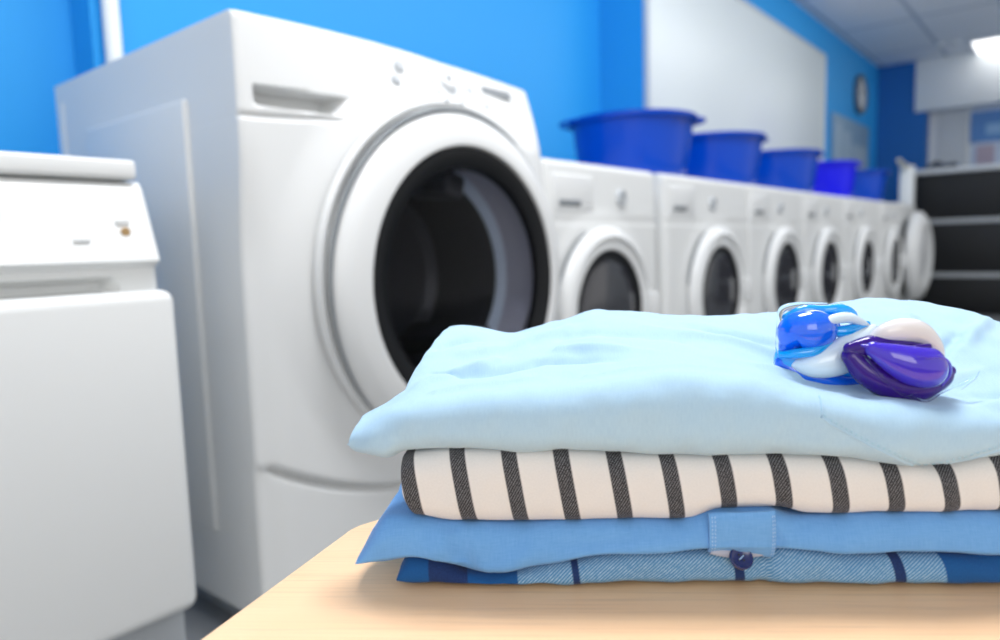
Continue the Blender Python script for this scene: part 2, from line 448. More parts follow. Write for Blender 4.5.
def carve_disc(o, cx, cz, r, loc):
    """open a round hole in the front sheet"""
    me = o.data; bm = bmesh.new(); bm.from_mesh(me)
    kill = []
    for f in bm.faces:
        c = f.calc_center_median()+loc
        if c.y < 1.30 and (c.x-cx)**2+(c.z-cz)**2 < r*r: kill.append(f)
    bmesh.ops.delete(bm, geom=kill, context='FACES'); bm.to_mesh(me); bm.free()
o = under(big, front_shell('body', BX0, BX1, const(.06), topz, BYF, BYB, M['enamel'], big, bigdisp, .011, 150, 260))
carve_disc(o, DCX, DCZ, .27, Vector((0, 0, 0)))
me = o.data
under(big, box('kick_plate', BX0+.04, BX1-.04, BYF+.05, BYB-.03, .0, .075, M['plinth'], big))
for x in (BX0+.05, BX1-.05):
    for y in (BYF+.06, BYB-.06):
        under(big, lathe('foot', [(0, 0), (.024, 0), (.026, .012), (.012, .02), (.012, .06), (0, .06)], M['rubber'], big, 20, 'Z', (x, y, 0)))
# pressed panel in the left side: a plate with soft edges
bm = bmesh.new(); abox(bm, BX0-.008, BX0+.03, 1.30, 1.76, .20, 1.04, .0079, 4)
under(big, fin('side_panel', bm, M['enamel'], big))
bm = bmesh.new(); abox(bm, BX0-.002, BX0+.002, 1.885, 1.925, .10, 1.12, .003, 2)
under(big, fin('rear_flange', bm, M['enamel'], big))
dr = under(big, door_assembly(big, DCX-.006, DCZ-.008, 1.088, .368, .296, .052, True))
# dark seam around the door, hinge side
pts = []
for i in range(65):
    a = math.radians(58+i*(222-58)/64); pts.append((DCX-.006+.372*math.cos(a), 1.066, DCZ-.008+.372*math.sin(a)))
under(big, tube('door_hinge_seam', pts, .004, M['seam'], big, 8, [.0008+.0042*max(0, math.sin(PI*(i/64)**.8))**.6 for i in range(65)]))
lathe_ = under(big, lathe('door_gasket', [(.370, 0), (.384, 0), (.380, .016), (.371, .012)], M['enamel'], big, 96, 'Y', (DCX-.01, 1.092, DCZ), 1., True))
# drum with fins
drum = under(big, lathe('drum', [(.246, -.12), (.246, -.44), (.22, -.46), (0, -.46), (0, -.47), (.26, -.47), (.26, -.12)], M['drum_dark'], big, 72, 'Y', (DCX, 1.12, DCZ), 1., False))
under(big, lathe('mouth_gasket', [(.268, .0), (.262, -.04), (.256, -.10), (.254, -.125), (.262, -.13), (.272, -.12), (.275, 0)], M['steel'], big, 72, 'Y', (DCX, 1.12, DCZ), 1., True))
under(big, lathe('drum_lip', [(.256, -.112), (.250, -.118), (.236, -.126), (.232, -.134), (.236, -.142), (.252, -.140), (.258, -.128)], M['steel_fin'], big, 72, 'Y', (DCX, 1.12, DCZ), 1., True))
for k in range(3):
    a = .30+k*2*PI/3
    bm = bmesh.new(); abox(bm, -.03, .03, .06, .40, .19, .244, .012, 3)
    bmesh.ops.rotate(bm, cent=(0, 0, 0), matrix=Matrix.Rotation(a, 3, 'Y'), verts=bm.verts[:])
    bmesh.ops.translate(bm, vec=(DCX, 1.14, DCZ), verts=bm.verts[:])
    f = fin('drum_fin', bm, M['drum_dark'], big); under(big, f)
def onface(x, z): return BYF+float(bigdisp(np.array([[x]]), np.array([[z]]))[0, 0])
def btn(name, x, z, r, m, th=.004, n=24):
    y = onface(x, z)
    sl = (onface(x, z+.01)-onface(x, z-.01))/.02
    o = lathe(name, [(0, -.004), (r, -.004), (r, th*.6), (r*.85, th), (0, th)], m, big, n, 'Y')
    o.location = (x, y, z); o.rotation_euler = (-math.atan(sl), 0, 0)
    return under(big, o)
btn('button', 1.056, 1.132, .013, M['ink_faint'], .007); btn('button', 1.036, 1.100, .012, M['ink_faint'], .007)
kx, kz = 1.205, 1.122
btn('dial', kx, kz, .030, M['dial_grey'], .006, 40); btn('dial_cap', kx, kz, .021, M['plastic'], .012, 24); btn('dial_cap', kx, kz+.004, .010, M['ink'], .014, 24)
for k in range(9):
    a = math.radians(-110+k*27.5); x = kx+.056*math.sin(a); z = kz-.052*math.cos(a)
    if z < 1.15: btn('dial_mark', x, z, .0055, M['ink_pale'], .005, 12)
btn('button', 1.29, 1.120, .010, M['ink_faint']); btn('button', 1.335, 1.085, .008, M['ink_faint'])
def bigplate(name, x0, x1, z0, z1, m, th):
    y0 = onface((x0+x1)/2, z0)-th; y1 = onface((x0+x1)/2, z1)-th
    bm = bmesh.new(); vs = []
    for x, z, y in ((x0, z0, y0), (x1, z0, y0), (x1, z1, y1), (x0, z1, y1)): vs.append((x, y, z))
    A = [bm.verts.new(v) for v in vs]; B = [bm.verts.new((v[0], v[1]+.012, v[2])) for v in vs]
    bm.faces.new(A); bm.faces.new(B[::-1])
    for i in range(4): bm.faces.new((A[i], A[(i+1) % 4], B[(i+1) % 4], B[i]))
    return under(big, fin(name, bm, m, big))
bigplate('display', 1.335, 1.455, 1.120, 1.140, M['ink'], .003)

# ---- the left machine
LX0, LX1 = -.14, .502
lm = empty('washing_machine', (.18, 1.4, 0), 'lower white machine at the left edge with a plain flat door panel', 'washing machine')
def ldisp(X, Z):
    y = np.zeros_like(X)
    y = y+.050*np.clip((Z-.742)/.13, 0, 1)                       # console slopes back
    y = y+.020*(1-smooth(.735, .742, Z))                         # band under the console steps in
    sl = smooth(-.12, -.10, X)*(1-smooth(.425, .447, X))*smooth(.694, .702, Z)*(1-smooth(.716, .721, Z))
    y = y+.035*sl
    return y
under(lm, front_shell('body', LX0, LX1, const(.02), const(.864), 1.07, 1.72, M['enamel_b'], lm, ldisp, .014, 70, 150))
under(lm, box('top_slab', LX0-.004, LX1-.012, 1.108, 1.725, .866, .895, M['enamel_b'], lm, .006, 3))
under(lm, box('door_panel', LX0+.004, LX1+.006, 1.050, 1.094, .198, .700, M['enamel_b'], lm, .018, 4))
under(lm, box('plinth', LX0+.01, LX1-.006, 1.080, 1.70, .0, .19, M['plinth'], lm, .006))
for nm, x, z, r, mm, th in (('dial', .268, .815, .034, 'plastic', .02), ('indicator_lamp', .457, .787, .0065, 'amber', .003)):
    y = 1.07+.050*(z-.742)/.13
    under(lm, lathe(nm, [(0, -.01), (r, -.01), (r, th*.7), (r*.9, th), (0, th)], M[mm], lm, 40, 'Y', (x, y, z)))
under(lm, box('dial_pointer', .262, .272, 1.072, 1.08, .812, .846, M['ink_pale'], lm, .002))
y = 1.07+.050*(.795-.742)/.13
under(lm, box('lamp_label', .447, .464, y-.0015, y+.01, .798, .804, M['ink_ghost'], lm))
under(lm, box('console_print', .385, .405, 1.079, 1.09, .773, .777, M['ink_ghost'], lm))

# ---- the row of smaller machines
def small_machine(X0, X1, cx, label, variant=0, ring_r=.26, glass_r=.195, cz=.537, ztop=.985, depth=.03, labx=.11):
    t = empty('washing_machine', ((X0+X1)/2, 1.42, 0), label, 'washing machine', 'small front loaders in the row')
    def dsp(X, Z):
        y = np.zeros_like(X)
        d = np.sqrt((X-cx)**2+(Z-cz)**2)
        y = y-.005*(1-smooth(ring_r+.012, ring_r+.06, d))
        y = y+.004*np.exp(-((Z-.815)/.004)**2)
        y = y+.008*np.clip((Z-.82)/.16, 0, 1)
        return y
    under(t, front_shell('body', X0, X1, const(.10), const(ztop), 1.125, 1.71, M['enamel_b'], t, dsp, .02, 60, 80))
    under(t, box('plinth', X0+.01, X1-.01, 1.15, 1.69, 0, .098, M['plinth'], t, .004))
    d = under(t, door_assembly(t, cx, cz, 1.118, ring_r, glass_r, depth))
    pts = []
    for i in range(33):
        a = math.radians(112+i*(170-112)/32); pts.append((cx+(ring_r+.006)*math.cos(a), 1.112, cz+(ring_r+.006)*math.sin(a)))
    under(t, tube('hinge_seam', pts, .004, M['seam'], t, 8, [.001+.0035*math.sin(PI*i/32)**.5 for i in range(33)]))
    under(t, box('door_latch', cx+ring_r-.045, cx+ring_r-.02, 1.055, 1.09, cz-.05, cz+.05, M['plastic'], t, .006))
    under(t, box('soap_drawer', X0+.03, X0+.235, 1.124, 1.16, .838, .945, M['plastic'], t, .006, 3))
    under(t, box('drawer_handle', X0+labx-.055, X0+labx+.055, 1.121, 1.135, .856, .874, M['ink'], t, .003))
    kx = X0+.40
    under(t, lathe('dial', [(0, -.02), (.026, -.02), (.027, 0), (.024, .014), (0, .015)], M['dial_grey'], t, 36, 'Y', (kx, 1.132, .888)))
    under(t, box('dial_pointer', kx-.003, kx+.003, 1.113, 1.119, .890, .908, M['ink'], t, .001))
    under(t, box('display', X1-.20, X1-.14, 1.131, 1.15, .900, .925, M['ink_pale'], t, .003))
    for k in range(3):
        under(t, lathe('button', [(0, -.01), (.008, -.01), (.008, .004), (0, .005)], M['ink_faint'], t, 16, 'Y', (X1-.10+.03*k, 1.133, .885)))
    return t
small_machine(1.575, 2.215, 1.85, 'small white front loader right beside the biggest machine, under the nearest basin')
small_machine(2.285, 3.075, 2.695, 'second small front loader from the biggest machine, behind a narrow gap', glass_r=.19)
small_machine(3.085, 3.86, 3.495, 'third small front loader from the biggest machine, below the second basin', glass_r=.19)
small_machine(3.87, 4.66, 4.245, 'fourth small front loader from the biggest machine', glass_r=.185)
small_machine(4.67, 5.68, 5.14, 'fifth small front loader, below the violet basin', glass_r=.18, ring_r=.27)
small_machine(5.69, 6.36, 6.03, 'sixth small front loader, partly hidden by the round bulging door', glass_r=.18)
# last machine: a large round door standing slightly ajar
t = empty('dryer', (6.80, 1.45, 0), 'last white machine in the row, its large pale round door standing ajar', 'dryer')
under(t, front_shell('body', 6.49, 7.24, const(.08), const(1.00), 1.16, 1.78, M['enamel_b'], t, lambda X, Z: 0*X, .03, 30, 30))
under(t, box('plinth', 6.51, 7.22, 1.19, 1.76, 0, .078, M['plinth'], t))
bm_door = lathe('door', [(.0, .05), (.20, .05), (.24, .075), (.27, .08), (.33, .06), (.365, .03), (.37, 0), (.35, -.02), (.24, -.03), (0, -.03)], M['plastic'], t, 72, 'Y')
bm_door.location = (6.80-6.80, 1.08-1.45, .56); bm_door.rotation_euler = (0, 0, -.03)
gl = lathe('door_window', [(0, .062), (.15, .060), (.19, .052), (.19, .045), (0, .045)], mat('pale_door_glass', (.66, .68, .70), .3), bm_door, 60, 'Y')
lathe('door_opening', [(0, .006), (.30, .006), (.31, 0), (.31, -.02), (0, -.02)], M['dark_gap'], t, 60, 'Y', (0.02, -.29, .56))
# white stand pipe with a tap behind it
t = empty('stand_pipe', (7.42, 1.265, 0), 'white upright post with a short arm beside the last machine', 'post')
box('post', -.055, .055, -.055, .055, 0, 1.36, M['pale'], t, .01)
box('post_arm', -.30, -.05, -.02, .02, 1.335, 1.375, mat('arm_beige', (.55, .56, .50), .5), t, .012)
tube('arm_spout', [(-.28, 0, 1.35), (-.31, 0, 1.37), (-.36, 0, 1.385), (-.42, 0, 1.38)], .018, bpy.data.materials['arm_beige'], t, 12)

# ------------------------------------------------------------------ basins
def basin(x, y, m, label, rot=0., z0=.987, r=.256, h=.258):
    t = empty('basin', (x, y, z0), label, 'basin', 'blue basins on the machines', rot)
    rb = r*.80
    prof = [(0, 0), (rb*.9, 0), (rb, .012)]
    for k in range(1, 11):
        q = k/10; prof.append((rb+(r*.955-rb)*q**.60, .012+(h-.03)*q))
    prof += [(r*.965, h-.012), (r, h-.010), (r+.002, h-.024), (r+.006, h-.020), (r+.004, h-.002), (r-.004, h), (r*.95, h-.004)]
    for k in range(10, 0, -1):
        q = k/10; prof.append((rb+(r*.955-rb)*q**.60-.006, .016+(h-.03)*q))
    prof += [(rb*.88, .008), (0, .008)]
    b = lathe('tub', prof, m, t, 96, 'Z', angle=60)
    for s in (0, PI):
        hd = []
        for k in range(17):
            a = -.38+.76*k/16; rr = r+.006+.030*math.sin(PI*k/16)**.6
            hd.append((rr*math.cos(s+a), rr*math.sin(s+a), h-.012))
        tube('handle', hd, .011, m, t, 10, flat=.7)
    return t
basin(2.640, 1.45, M['basin'], 'nearest and largest looking blue basin, on the machine beside the biggest washer', 2.35)
basin(3.43, 1.45, M['basin'], 'second blue basin from the biggest washer', -.6, h=.258)
basin(4.37, 1.45, M['basin'], 'third blue basin from the biggest washer, left of the violet one', -.75, h=.258)
basin(5.27, 1.45, M['basin_violet'], 'violet-blue basin, fourth in the row', -.8, h=.258)
basin(6.22, 1.45, M['basin'], 'last and farthest blue basin, right of the violet one', -.8, h=.258)

# ------------------------------------------------------------------ table
OX, OY, TZ = .2748, .3039, .55
UX = Vector((.5870, -.8096, 0)); VX = Vector((.8096, .5870, 0)); ANG = math.atan2(UX.y, UX.x)
FR = Matrix.Translation((OX, OY, TZ)) @ Matrix.Rotation(ANG, 4, 'Z')     # stack frame: x=u along the fold, y=v away, z up
tb = empty('table', (OX, OY, 0), 'light wooden table with straight grain, carrying the folded laundry', 'table', None, ANG)
def rpoly(P, rad, n=8):
    out = []
    for i, p in enumerate(P):
        p = Vector(p); a = Vector(P[i-1]); b = Vector(P[(i+1) % len(P)])
        r = rad[i]; d1 = (a-p).normalized(); d2 = (b-p).normalized()
        for k in range(n+1):
            t = k/n; q = (p+d1*r)*(1-t)**2+p*2*t*(1-t)+(p+d2*r)*t*t; out.append((q.x, q.y))
    return out
outl = rpoly([(-.1538, -.25), (.95, -.25), (.95, .40), (.16, .40), (.085, .225), (-.0595, .0865)], [.02, .02, .05, .08, .05, .006])
bm = bmesh.new()
lv = [(-.030, .004), (-.034+.008, 0), (-.004, 0), (-.0012, .0012), (0, .004)]
cx_, cy_ = .4, .1
rings = []
for z, ins in lv:
    rg = []
    for (x, y) in outl:
        d = Vector((cx_-x, cy_-y)).normalized()*ins; rg.append(bm.verts.new((x+d.x, y+d.y, TZ+z)))
    rings.append(rg)
for A, B in zip(rings, rings[1:]):
    for i in range(len(A)): bm.faces.new((A[i], A[(i+1) % len(A)], B[(i+1) % len(A)], B[i]))
bm.faces.new(rings[0]); bm.faces.new(rings[-1])
fin('tabletop', bm, M['wood'], tb, 30)
for x, y in ((-.06, -.19), (.87, -.19), (.87, .32), (.20, .30)):
    box('leg', x-.02, x+.02, y-.02, y+.02, 0, TZ-.031, M['wood_leg'], tb, .004)
box('apron', -.06, .87, -.20, -.18, TZ-.09, TZ-.031, M['wood_leg'], tb); box('apron', .20, .87, .29, .31, TZ-.09, TZ-.031, M['wood_leg'], tb)

# ------------------------------------------------------------------ folded laundry
def fn1(pts):
    xs = np.array([p[0] for p in pts]); ys = np.array([p[1] for p in pts])
    def f(x):
        x = np.asarray(x, float); y = 0
        for d, w in ((-.004, .25), (0, .5), (.004, .25)): y = y+w*np.interp(x+d, xs, ys)
        return y
    return f
def vnoise(P, scale, seed):
    """smooth pseudo noise from a few random waves"""
    r = np.random.default_rng(seed); out = np.zeros(len(P))
    for k in range(14):
        d = r.normal(size=3); d /= np.linalg.norm(d); f = scale*(.6+1.1*r.random()); out += np.sin(P@d*f+r.random()*6.28)
    return out/14**.5
def cloth(name, uL, uR, vF, vB, ztop, zbot, m, rv=.016, ru=.012, strokes=(), nz=((.0006, 90, 1), (.0003, 260, 2)), midf=.45, nmid=150, px=.62, mu=260, parent=None, uvshift=0., seed=0, shear=0., fwd=-.008, pu=None):
    pu = pu or px
    vF0 = vF; vF = lambda x: vF0(x)+fwd
    S_ = cosgrid(0, 1, ru, 12, mu); T_ = None
    vv0, vv1 = float(np.mean(vF(np.linspace(.0, .3, 9)))), float(np.mean(vB(np.linspace(0, .3, 9))))
    D = vv1-vv0; T_ = cosgrid(0, 1, rv/D, 22, nmid)
    def build(sign):
        Sg, Tg = np.meshgrid(S_, T_, indexing='ij')
        u = Sg.copy()*0
        V = vv0+D*Tg; L = uL(V); Rr = uR(V); U = L+(Rr-L)*Sg
        Vf = vF(U); Vb = vB(U); V = Vf+(Vb-Vf)*Tg
        eu = np.minimum(Sg, 1-Sg)/ru; ev = np.minimum(Tg, 1-Tg)/(rv/D)
        g = lambda e, p: (1-(1-np.clip(e, 0, 1))**(1/p*1.0*1.9))**p
        g = lambda e, p: np.sqrt(np.maximum(0, 1-(1-np.clip(e, 0, 1))**2))**(px*1.6)
        k = np.sqrt(np.maximum(0, 1-(1-np.clip(eu, 0, 1))**2))**(pu*1.6)*g(ev, 1)
        zt = ztop(U, V); zb = zbot(U, V); mid = zb+(zt-zb)*midf
        Z = mid+(zt-mid)*k if sign > 0 else mid-(mid-zb)*k
        return U, V, Z
    Ut, Vt, Zt = build(1); Ub, Vb_, Zb = build(-1)
    ni, nj = Ut.shape
    P = np.concatenate([np.stack([Ut, Vt, Zt], -1).reshape(-1, 3), np.stack([Ub, Vb_, Zb], -1).reshape(-1, 3)])
    off_ = ni*nj; idx = np.arange(ni*nj).reshape(ni, nj); idb = idx+off_
    idb = idb.copy(); idb[0, :] = idx[0, :]; idb[-1, :] = idx[-1, :]; idb[:, 0] = idx[:, 0]; idb[:, -1] = idx[:, -1]
    # normals of both sheets by finite differences
    def nrm(G, s):
        a = np.gradient(G, axis=0); b = np.gradient(G, axis=1); n_ = np.cross(a, b)*s
        return n_/(np.linalg.norm(n_, axis=-1, keepdims=True)+1e-12)
    Gt = P[:off_].reshape(ni, nj, 3); Gb = P[off_:].reshape(ni, nj, 3)
    Nt = nrm(Gt, 1.); Nb = nrm(Gb, -1.)
    # average shared front row so that the fold stays closed and smooth
    for sl in ((slice(None), 0), (slice(None), -1), (0, slice(None)), (-1, slice(None))):
        a = Nt[sl]+Nb[sl]; a /= np.linalg.norm(a, axis=-1, keepdims=True)+1e-12; Nt[sl] = a; Nb[sl] = a
    N = np.concatenate([Nt.reshape(-1, 3), Nb.reshape(-1, 3)])
    disp = np.zeros(len(P))
    for A, B, amp, rad in strokes:
        A = np.array(A); B = np.array(B); ab = B-A
        t = np.clip((P-A)@ab/(ab@ab+1e-12), 0, 1); q = A+t[:, None]*ab
        d = np.linalg.norm(P-q, axis=1); disp += amp*np.exp(-(d/rad)**2)*(np.sin(PI*np.clip(t, .08, .92))**.5)
    for amp, sc, sd in nz: disp += amp*vnoise(P, sc, sd+seed)
    P = P+N*disp[:, None]
    if shear: P[:, 0] += shear*(.082-P[:, 2])
    # uv: u metric, v = arc length round the fold
    def arc(G, base=None):
        d = np.linalg.norm(np.diff(G, axis=1), axis=-1); return np.concatenate([np.zeros((G.shape[0], 1)), np.cumsum(d, 1)], 1)
    at = arc(Gt); ab_ = -arc(Gb)
    UV = np.concatenate([np.stack([Ut+uvshift, at], -1).reshape(-1, 2), np.stack([Ub+uvshift, ab_], -1).reshape(-1, 2)])
    faces = []; fuv = []
    for i in range(ni-1):
        for j in range(nj-1):
            faces.append((int(idx[i, j]), int(idx[i+1, j]), int(idx[i+1, j+1]), int(idx[i, j+1]))); fuv.append((idx[i, j], idx[i+1, j], idx[i+1, j+1], idx[i, j+1]))
            f = (int(idb[i, j]), int(idb[i, j+1]), int(idb[i+1, j+1]), int(idb[i+1, j])); g_ = idx+off_
            faces.append(f); fuv.append((g_[i, j], g_[i, j+1], g_[i+1, j+1], g_[i+1, j]))
    me = bpy.data.meshes.new(name); me.from_pydata([tuple(p) for p in P], [], faces)
    uvl = me.uv_layers.new(name='UVMap')
    arr = UV[np.array(fuv).reshape(-1)].astype(np.float32).reshape(-1); uvl.data.foreach_set('uv', arr)
    me.update(); me.validate()
    o = link(name, me, m, parent, 75)
    if not parent: o.matrix_world = FR
    return o

def rise(V, a, b): return a+(b-a)*smooth(.0, .15, V)
B1 = fn1([(-.05, .0132), (-.0146, .0126), (.0007, .0163), (.0188, .0144), (.0366, .0085), (.0485, .0075), (.0665, .0106), (.0903, .0142), (.1138, .0191), (.1371, .0203), (.1718, .0214), (.1946, .0222), (.2117, .0212), (.2287, .0212), (.2568, .0195), (.2846, .0192), (.3397, .0173), (.5, .018)])
B2 = fn1([(-.05, .0405), (-.0012, .0412), (.0197, .038), (.0376, .0372), (.0731, .037), (.1141, .0386), (.1603, .0384), (.1746, .0443), (.2115, .0452), (.2228, .041), (.2396, .0403), (.2619, .0419), (.3386, .042), (.5, .042)])
B3 = fn1([(-.05, .0775), (-.0236, .0763), (-.0057, .0755), (-.0024, .0800), (.0274, .0829), (.0568, .082), (.0917, .0821), (.1262, .0793), (.1605, .0777), (.1943, .0785), (.2167, .0777), (.2611, .0754), (.2995, .0715), (.3157, .0742), (.3372, .0762), (.5, .078)])
cst = lambda c: (lambda x: np.zeros_like(np.asarray(x, float))+c)

# bottom: plaid
plaid = cloth('folded_plaid_shirt', cst(-.006), cst(.475), fn1([(-.1, .004), (.0, .001), (.05, .0), (.19, .001), (.2088, .0035), (.2105, -.0015), (.25, -.001), (.5, 0)]), cst(.205),
      lambda U, V: B1(U)+rise(V, -.0005, .004), lambda U, V: 0*U+.0016, M['plaid'], rv=.011, ru=.016, midf=.30,
      strokes=[((.211, 0, .004), (.216, 0, .020), .0012, .003), ((.196, -.002, .018), (.207, -.002, .002), -.0012, .003),
               ((.225, -.004, .008), (.262, -.004, .004), -.0022, .004), ((.12, -.004, .013), (.18, -.004, .017), .0012, .005), ((.03, -.003, .0), (.07, -.003, .0), -.001, .006)],
      nz=((.0007, 110, 1), (.0004, 300, 2)), nmid=60, seed=11)
props(plaid, 'folded blue plaid twill shirt lying directly on the table, bottom of the pile', 'shirt')
# chambray
def cz_top(U, V): return B2(U)+rise(V, -.0004, .010)-.0235*(1-smooth(-.034, -.012, U))
def cz_bot(U, V): return B1(U)+rise(V, .0006, .0055)
chU = lambda V: -.0310+.012*smooth(.015, .05, V)
cham = cloth('folded_chambray_shirt', chU, cst(.485), fn1([(-.1, .006), (-.03, .003), (0, -.001), (.1, -.002), (.17, -.002), (.3, -.002), (.5, -.002)]), cst(.21),
      cz_top, cz_bot, M['chambray'], rv=.014, ru=.010, midf=.22,
      strokes=[((.040, -.012, .006), (.028, -.002, .034), -0.0045, .0055), ((.050, -.012, .010), (.080, -.012, .026), 0.0033, .006),
               ((.012, -.012, .020), (.026, -.004, .026), 0.0023, .006), ((.08, -.012, .030), (.13, -.012, .030), -0.0021, .006), ((.10, -.012, .022), (.16, -.012, .028), 0.0019, .005),
               ((.235, -.012, .026), (.26, -.012, .024), 0.0015, .008), ((-.010, -.004, .030), (-.025, 0, .018), 0.0012, .004), ((.213, -.012, .045), (.214, -.012, .02), -0.0045, .0035)],
      nz=((.0007, 80, 1), (.0003, 240, 2)), nmid=60, seed=5)
props(cham, 'folded mid-blue chambray shirt with a stitched placket tab, between plaid and striped shirts', 'shirt')
# striped
def st_top(U, V): return B3(U)+rise(V, -.0004, .016)
def st_bot(U, V): return B2(U)+rise(V, .0004, .0105)
strp = cloth('folded_striped_shirt', lambda V: -.0045+.004*smooth(0, .1, V), cst(.47), fn1([(-.1, .001), (.5, .001)]), cst(.20),
      st_top, st_bot, M['striped'], rv=.012, ru=.007, midf=.45, px=.42,
      strokes=[((.07, -.001, .055), (.09, -.001, .045), .0008, .010), ((.13, 0, .07), (.15, 0, .05), -.0007, .01), ((.30, 0, .073), (.315, 0, .05), -.0018, .007), ((.327, 0, .07), (.345, 0, .05), .001, .008)],
      nz=((.0006, 60, 1), (.0002, 200, 2)), nmid=60, uvshift=0., seed=21, shear=.17)
props(strp, 'folded white shirt with slanting black stripes, second from the top of the pile', 'shirt')
# pale blue top shirt
CR = fn1([(-.04, .0945), (-.026, .0985), (-.012, .1045), (.004, .1115), (.03, .1145), (.07, .119), (.105, .1195), (.14, .124), (.17, .1265), (.20, .1240), (.225, .1165), (.26, .1080), (.30, .1045), (.33, .1045), (.42, .101), (.55, .09)])
BK = fn1([(-.04, .118), (-.02, .124), (0, .1345), (.012, .1365), (.0245, .1365), (.04, .1325), (.0565, .1290), (.075, .1335), (.0968, .1400), (.12, .1455), (.16, .1438), (.2065, .1388), (.27, .1412), (.336, .1500), (.381, .147), (.405, .140), (.435, .127), (.47, .112), (.55, .095)])
def lb_top(U, V):
    w = smooth(.012, .150, V)**.85
    z = CR(U)*(1-w)+BK(U)*w-.022*smooth(.165, .22, V)
    return z
def lb_bot(U, V): return B3(U)+rise(V, .0004, .0165)
lbU = lambda V: -.0340+.0265*smooth(.012, .032, V)+.011*smooth(.05, .14, V)
lb = cloth('folded_pale_blue_shirt', lbU, cst(.52), fn1([(-.1, .012), (-.034, .008), (-.02, .0), (.02, -.006), (.1, -.008), (.2, -.010), (.3, -.011), (.5, -.01)]), cst(.215),
      lb_top, lb_bot, M['lightblue'], rv=.017, ru=.009, midf=.45, px=.5, pu=.3,
      strokes=[ # ridges and hollows on the top face
        ((.095, .075, .128), (.150, .050, .124), 0.0084, 0.0052), ((.150, .050, .122), (.235, .030, .116), 0.0074, 0.0045),
        ((.080, .060, .124), (.150, .036, .120), -0.0062, 0.0045), ((.02, .045, .118), (.09, .060, .122), -0.0056, 0.0058),
        ((.10, .105, .134), (.175, .075, .130), -0.0068, 0.0065), ((.155, .100, .134), (.235, .062, .124), 0.0068, 0.0052),
        ((.19, .11, .136), (.25, .080, .130), -0.0051, 0.0058), ((.03, .080, .126), (.10, .120, .136), 0.0062, 0.0065),
        ((.005, .030, .114), (.05, .070, .124), 0.0051, 0.0052), ((.012, .05, .118), (.030, .045, .118), -0.0046, 0.0026),
        ((.02, .012, .112), (.08, .020, .118), 0.0046, 0.0052), ((.11, .015, .118), (.19, .012, .124), 0.0051, 0.0045),
        ((.010, .095, .128), (.035, .120, .132), -0.0056, 0.0052),
        # right side radiating creases near the pods
        ((.315, .030, .112), (.37, .055, .122), 0.0074, 0.0039), ((.315, .045, .116), (.36, .085, .130), -0.0062, 0.0039),
        ((.30, .060, .124), (.34, .11, .138), 0.0062, 0.0045), ((.325, .015, .108), (.39, .030, .110), -0.0068, 0.0045), ((.33, .0, .104), (.40, .012, .106), 0.0062, 0.0052),
        ((.355, .07, .128), (.40, .12, .138), 0.0056, 0.0052), ((.29, .09, .130), (.31, .14, .142), -0.0039, 0.0052),
        # front face drapes
        ((.150, -.008, .118), (.160, -.008, .086), -0.0027, .008), ((.185, -.010, .118), (.176, -.010, .084), 0.0018, .008), ((.220, -.010, .112), (.213, -.010, .083), -0.0027, .007),
        ((.05, -.006, .11), (.07, -.006, .088), 0.0015, .012), ((.105, -.008, .112), (.112, -.008, .088), 0.0015, .010), ((.125, -.008, .112), (.128, -.008, .086), -0.0012, .007),
        ((.27, -.011, .10), (.28, -.011, .082), 0.0015, .010), ((.335, -.010, .100), (.338, -.010, .080), -0.0033, .006), ((.350, -.010, .098), (.352, -.010, .082), 0.0024, .006),
        ((-.02, .0, .100), (.005, -.003, .104), 0.0015, .008), ((0.0, -.004, .083), (.03, -.004, .084), 0.0012, .006)],
      nz=((.0011, 60, 1), (.0005, 150, 2), (.00025, 330, 3)), nmid=150, seed=33, uvshift=.1)
props(lb, 'folded pale blue cotton shirt on top of the pile, under the detergent pods', 'shirt')

dg = bpy.context.evaluated_depsgraph_get(); dg.update()
def bvh(o):
    me = o.data; return BVHTree.FromPolygons([v.co for v in me.vertices], [p.vertices for p in me.polygons])
def drop(tree, p, d):
    h = tree.ray_cast(Vector(p), Vector(d).normalized()); return h[0], h[1]
def stitches(tree, pts, d, m, parent, step=.0030, ln=.0018, r=.00050, name='stitching'):
    """a row of short raised threads laid on the cloth along a path (one part)"""
    bm = bmesh.new(); P = [Vector(p) for p in pts]; segs = []
    for a, b in zip(P, P[1:]):
        n_ = max(1, int((b-a).length/step))
        for i in range(n_): segs.append((a+(b-a)*(i/n_), a+(b-a)*((i+ln/step)/n_)))
    for a, b in segs:
        A, na = drop(tree, a, d); B, nb = drop(tree, b, d)
        if A is None or B is None or (A-B).length > .01: continue
        A = A+na*.0001; B = B+nb*.0001; t = (B-A)
        if t.length < 1e-5: continue
        t.normalize(); s = t.cross(na).normalized()
        M0 = []
        for q, w in ((0, .3), (.25, 1), (.75, 1), (1, .3)):
            c = A+(B-A)*q
            M0.append([bm.verts.new(c+(s*math.cos(x)+na*math.sin(x))*r*w) for x in [k*PI/3 for k in range(6)]])
        for X, Y in zip(M0, M0[1:]):
            for k in range(6): bm.faces.new((X[k], X[(k+1) % 6], Y[(k+1) % 6], Y[k]))
    return fin(name, bm, m, parent)
def seam_line(tree, pts, d, m, parent, r=.0006, name='seam'):
    P = [Vector(p) for p in pts]; q = []
    for a, b in zip(P, P[1:]):
        n_ = max(2, int((b-a).length/.0015))
        for i in range(n_):
            h, n = drop(tree, a+(b-a)*(i/n_), d)
            if h is not None: q.append(h)
    return tube(name, q, r, m, parent, 6)
tl = bvh(lb)
eye = Vector((.0847, -.4008, .20))        # a point in front of the pile; the pocket outline is cast onto the cloth from here
def cast_path(uz):  # (u,z) on the plane v=-.03 -> start points
    return [(u, -.05, z) for u, z in uz]
pk = [(.2345, .1165), (.2330, .1075), (.2370, .1040), (.2580, .0915), (.2750, .0830), (.2900, .0765)]
